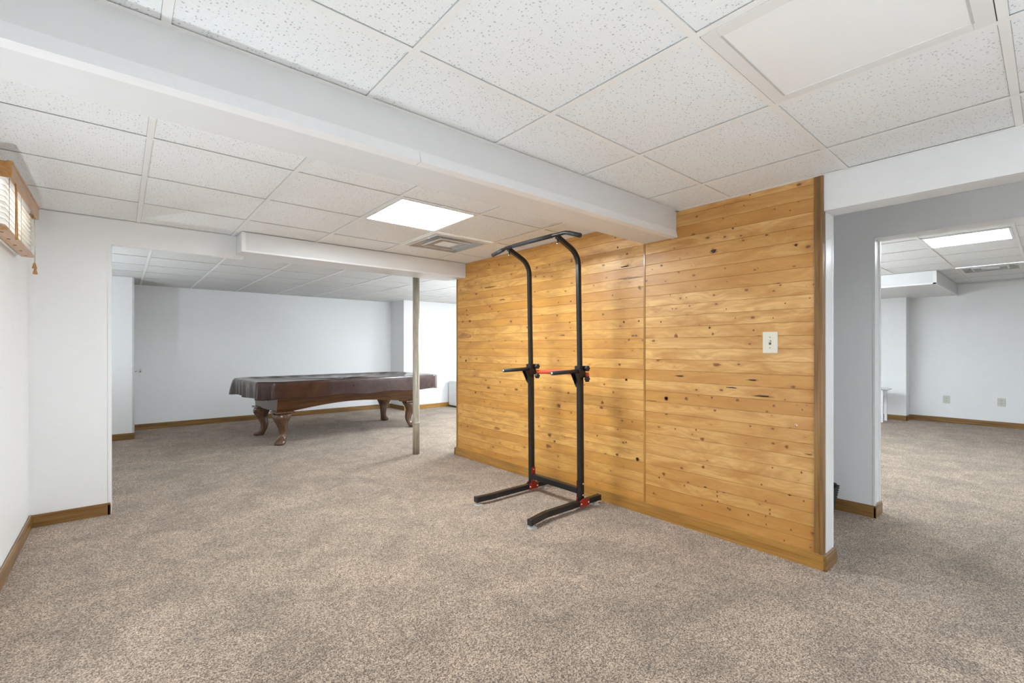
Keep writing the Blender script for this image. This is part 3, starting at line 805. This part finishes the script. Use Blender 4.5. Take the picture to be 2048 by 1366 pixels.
# ================================================================== POWER TOWER
def tower():
    T = thing('power_tower', 'black pull-up and dip tower with red brackets standing before the pine wall', 'exercise tower', (2.6, 2.58, 0))
    O = Vector((2.6, 2.58, 0))
    def B(mb, name, par=T, label=None):
        for v in mb.bm.verts: v.co -= O
        o = mb.build(name, par)
        if label: o['label'] = label
        return o
    for s, Y in ((-1, 2.315), (1, 2.86)):
        yb = Y - .015 if s < 0 else Y
        # base tube, kinked outwards at the front
        b = MB()
        ys = yb + s * (-.02)
        b.tube([(2.085, yb - .035 if s < 0 else yb + .015, .042), (2.10, yb - .032 if s < 0 else yb + .014, .043), (2.24, yb - .004, .046), (2.27, yb, .046), (2.845, yb, .046)], .0205, 'black', square=True)
        bt = B(b, 'base_tube')
        c = MB(); c.box(2.841, 2.848, yb - .022, yb + .022, .024, .068, 'rubber', .002); B(c, 'end_cap', bt)
        c = MB(); yf = yb - .036 if s < 0 else yb + .016
        c.box(2.076, 2.083, yf - .022, yf + .022, .022, .064, 'rubber', .002); B(c, 'end_cap', bt)
        for x, yy in ((2.105, yf + .002), (2.80, yb)):
            f = MB(); f.lathe([(.0, .0), (.036, .0), (.035, .003), (.024, .010), (.014, .015), (.010, .026), (0, .026)], (x, yy, 0), 'suction', 24)
            B(f, 'suction_foot', bt, 'clear rubber suction foot')
        # upright: lower sleeve, then a thinner curved tube
        u = MB(); u.tube([(2.648, Y, .066), (2.640, Y, 1.03)], .020, 'black', square=True)
        B(u, 'lower_post')
        pts = [(2.640, Y, 1.0), (2.633, Y, 1.3), (2.626, Y, 1.60), (2.622, Y, 1.82)]
        c0 = Vector((2.622 - .14, Y, 1.82)); R = .14
        for k in range(1, 11):
            a_ = math.radians(66) * k / 10
            pts.append((c0.x + R * math.cos(a_), Y, c0.z + R * math.sin(a_)))
        lx, lz = pts[-1][0], pts[-1][2]
        dx, dz = -math.sin(math.radians(66)), math.cos(math.radians(66))
        ln = (lx - 2.392) / -dx
        pts.append((lx + dx * ln, Y, lz + dz * ln))
        ztop = lz + dz * ln
        u = MB(); u.tube(pts, .0155, 'black', square=True)
        B(u, 'curved_post')
        u = MB(); u.lathe([(.006, 0), (.006, -.03), (.009, -.031), (.009, -.038), (0, -.038)], (2.40, Y, ztop - .018), 'zinc', 10); B(u, 'bolt')
        # red foot bracket
        g = MB()
        for q in (-1, 1):
            yy = yb + q * .0225
            prof = [(2.600, .022), (2.705, .022), (2.705, .062), (2.685, .075), (2.668, .080), (2.625, .080), (2.600, .062)]
            g.loop_loft([[Vector((x, yy - .0017, z)) for x, z in prof], [Vector((x, yy + .0017, z)) for x, z in prof]], 'red', True, False)
        yi = Y - s * .0225
        g.box(2.628, 2.668, yi - .002, yi + .002, .05, .205, 'red', .0006)
        br = B(g, 'foot_bracket', label='red steel foot bracket')
        for (x, z) in ((2.612, .045), (2.693, .045)):
            q = MB(); q.lathe([(.0, -.007), (.006, -.006), (.008, -.003), (.009, .0)], (x, yb - .0245, z), 'zinc', 12, 'y'); B(q, 'bolt', br)
        for z in (.10, .185):
            q = MB(); q.lathe([(.0, -.007), (.006, -.006), (.008, -.003), (.009, .0)], (2.65, Y - .021, z), 'zinc', 12, 'y'); B(q, 'bolt', br)
        # handle with its clamp
        h = MB()
        h.tube([(2.630, Y, 1.035), (2.335, Y - .005, 1.028)], .0145, 'rubber', 18)
        h.lathe([(.009, 0), (.009, -.002), (.0, -.002)], (2.335, Y - .005, 1.028), 'vent', 12, 'x')
        hd = B(h, 'dip_handle', label='black dip handle')
        c = MB()
        c.box(2.610, 2.672, Y - .028, Y + .028, .985, 1.075, 'black', .004)
        prof = [(2.615, 1.02), (2.560, 1.02), (2.618, .915), (2.630, .915)]
        for q in (-.022, .022):
            c.loop_loft([[Vector((x, Y + q - .0015, z)) for x, z in prof], [Vector((x, Y + q + .0015, z)) for x, z in prof]], 'black', True, False)
        c.box(2.612, 2.628, Y - .022, Y + .022, .915, 1.0, 'black', .002)
        B(c, 'clamp', hd)
        for (z, x) in ((1.055, 2.668), (.975, 2.668)):
            kb = MB()
            n = 6; ringa = []
            for (hh, r) in ((0, .008), (.008, .008), (.009, .021), (.026, .021), (.029, .014), (.030, .0001)):
                ringa.append([Vector((x + .004 - .0 , Y - .026 - hh, z)) + Vector((math.cos(2 * PI * k / 30), 0, math.sin(2 * PI * k / 30))) * r * (1 + (.13 * math.cos(6 * 2 * PI * k / 30) if r > .015 else 0)) for k in range(30)])
            kb.loop_loft(ringa, 'rubber', True, True)
            B(kb, 'knob', hd)
    # lower crossbeam
    c = MB(); c.box(2.625, 2.665, 2.335, 2.840, .108, .152, 'black', .004); B(c, 'crossbeam')
    # red back brace, bowed
    pts = []
    for k in range(21):
        f = k / 20; y = 2.27 + f * (2.86 - 2.27)
        pts.append((2.685 + .018 * math.sin(f * PI), y, 1.005 + .012 * math.sin(f * PI)))
    b = MB()
    rg = [[Vector((x, y, z)) + Vector((a, 0, q)) for a, q in ((-.006, -.017), (.006, -.017), (.009, 0), (.006, .017), (-.006, .017), (-.009, 0))] for x, y, z in pts]
    b.loop_loft(rg, 'redbrace', True, True); B(b, 'back_brace', label='bright red cross brace')
    # pull-up bar: straight middle, ends bent down
    b = MB()
    pts = [(2.392, 2.095, 1.978), (2.392, 2.150, 1.998), (2.392, 2.205, 2.017), (2.392, 2.225, 2.023), (2.392, 2.25, 2.025), (2.392, 2.56, 2.026), (2.392, 2.865, 2.024), (2.392, 2.895, 2.022), (2.392, 2.915, 2.018), (2.392, 3.065, 1.992)]
    b.tube(pts, .0135, 'black', 18)
    pb = B(b, 'pull_up_bar')
    def grip(p0, p1):
        g = MB(); g.tube([p0, p1], .0158, 'rubber', 18); B(g, 'foam_grip', pb, 'black foam grip')
    grip((2.392, 2.36, 2.0255), (2.392, 2.80, 2.0255))
    grip((2.392, 2.093, 1.9775), (2.392, 2.200, 2.0155)); grip((2.392, 2.925, 2.0165), (2.392, 3.067, 1.9918))
tower()

# ================================================================== SWITCH, OUTLETS
t = thing('light_switch', 'ivory toggle light switch on the pine wall near its corner strip', 'light switch', (XW, 1.078, 1.24))
m = MB(); m.box(-.006, .001, -.041, .041, -.063, .063, 'ivory', .003); m.build('wall_plate', t)
m = MB(); m.box(-.0066, -.005, -.006, .006, -.013, .013, 'slot'); m.obox(Vector((-.011, 0, .005)), (.014, .009, .010), Matrix.Rotation(.5, 3, 'Y'), 'ivory', .002); m.build('toggle', t)
for z in (-.031, .031):
    m = MB(); m.lathe([(0, -.0075), (.003, -.007), (.0035, -.006)], (0, 0, z), 'brass', 10, 'x'); m.build('screw', t)
def outlet(y, z, label):
    t = thing('wall_outlet', label, 'outlet', (10.25, y, z))
    m = MB(); m.box(-.006, .001, -.042, .042, -.063, .063, 'outlet', .003); m.build('wall_plate', t)
    for dz in (-.024, .024):
        m = MB(); m.lathe([(.0155, -.007), (.0165, -.005)], (0, 0, dz), 'outlet', 16, 'x')
        for dy in (-.006, .006): m.box(-.0078, -.0068, dy - .0014, dy + .0014, dz - .002, dz + .008, 'slot')
        m.box(-.0078, -.0068, -.002, .002, dz - .010, dz - .006, 'slot')
        m.build('receptacle', t)
outlet(1.13, .375, 'beige duplex outlet on the right room wall, nearer the stepped corner')
outlet(.517, .382, 'beige duplex outlet on the right room wall, nearer the edge of the picture')

# ================================================================== SIDE TABLE, BASKET, CABINET
t = thing('side_table', 'small white table with grey top half hidden by the doorway in the right room', 'side table', (9.60, 1.99, 0))
m = MB(); m.box(-.17, .17, -.25, .25, .525, .543, 'greytop', .004); tp = m.build('table_top', t); tp['label'] = 'thin grey top'
m = MB(); m.box(-.13, .13, -.19, .19, .44, .524, 'whitebox', .003); m.build('apron', t)
for sx in (-.135, .135):
    for sy in (-.175, .175):
        m = MB(); m.box(sx - .018, sx + .018, sy - .018, sy + .018, 0, .524, 'whitebox', .002); m.build('leg', t)

m = MB()
rings = []
for i in range(25):
    z = .21 * i / 24
    ring = []
    for k in range(48):
        a_ = 2 * PI * k / 48
        r = (.10 + .035 * (i / 24)) + .0045 * (1 if (i + k // 2) % 2 else -1)
        ring.append(Vector((r * math.cos(a_), r * math.sin(a_), z)))
    rings.append(ring)
for i in range(23, 2, -4):
    rings.append([Vector((.118 * math.cos(2 * PI * k / 48) * (.75 + .25 * i / 24), .118 * math.sin(2 * PI * k / 48) * (.75 + .25 * i / 24), .21 * i / 24)) for k in range(48)])
m.loop_loft(rings, 'wicker', True, True)
o = m.build('wicker_basket'); o.location = (3.925, 1.135, 0)
tag(o, 'dark woven basket on the passage floor, mostly hidden behind the pine wall', 'basket')

t = thing('floor_cabinet', 'small white cabinet on the carpet by the far wall, half hidden by the pine wall', 'cabinet', (5.38, 7.98, 0))
m = MB(); m.box(-.20, .20, -.14, .14, .04, .52, 'whitebox', .005); m.build('body', t)
m = MB(); m.box(-.21, .21, -.15, .15, .52, .54, 'whitebox', .004); m.build('top', t)
m = MB(); m.box(-.19, .19, -.13, .13, .0, .04, 'slot'); m.build('plinth', t)
m = MB(); m.box(-.19, .19, -.150, -.1405, .05, .51, 'whitebox', .003); dr = m.build('door', t)
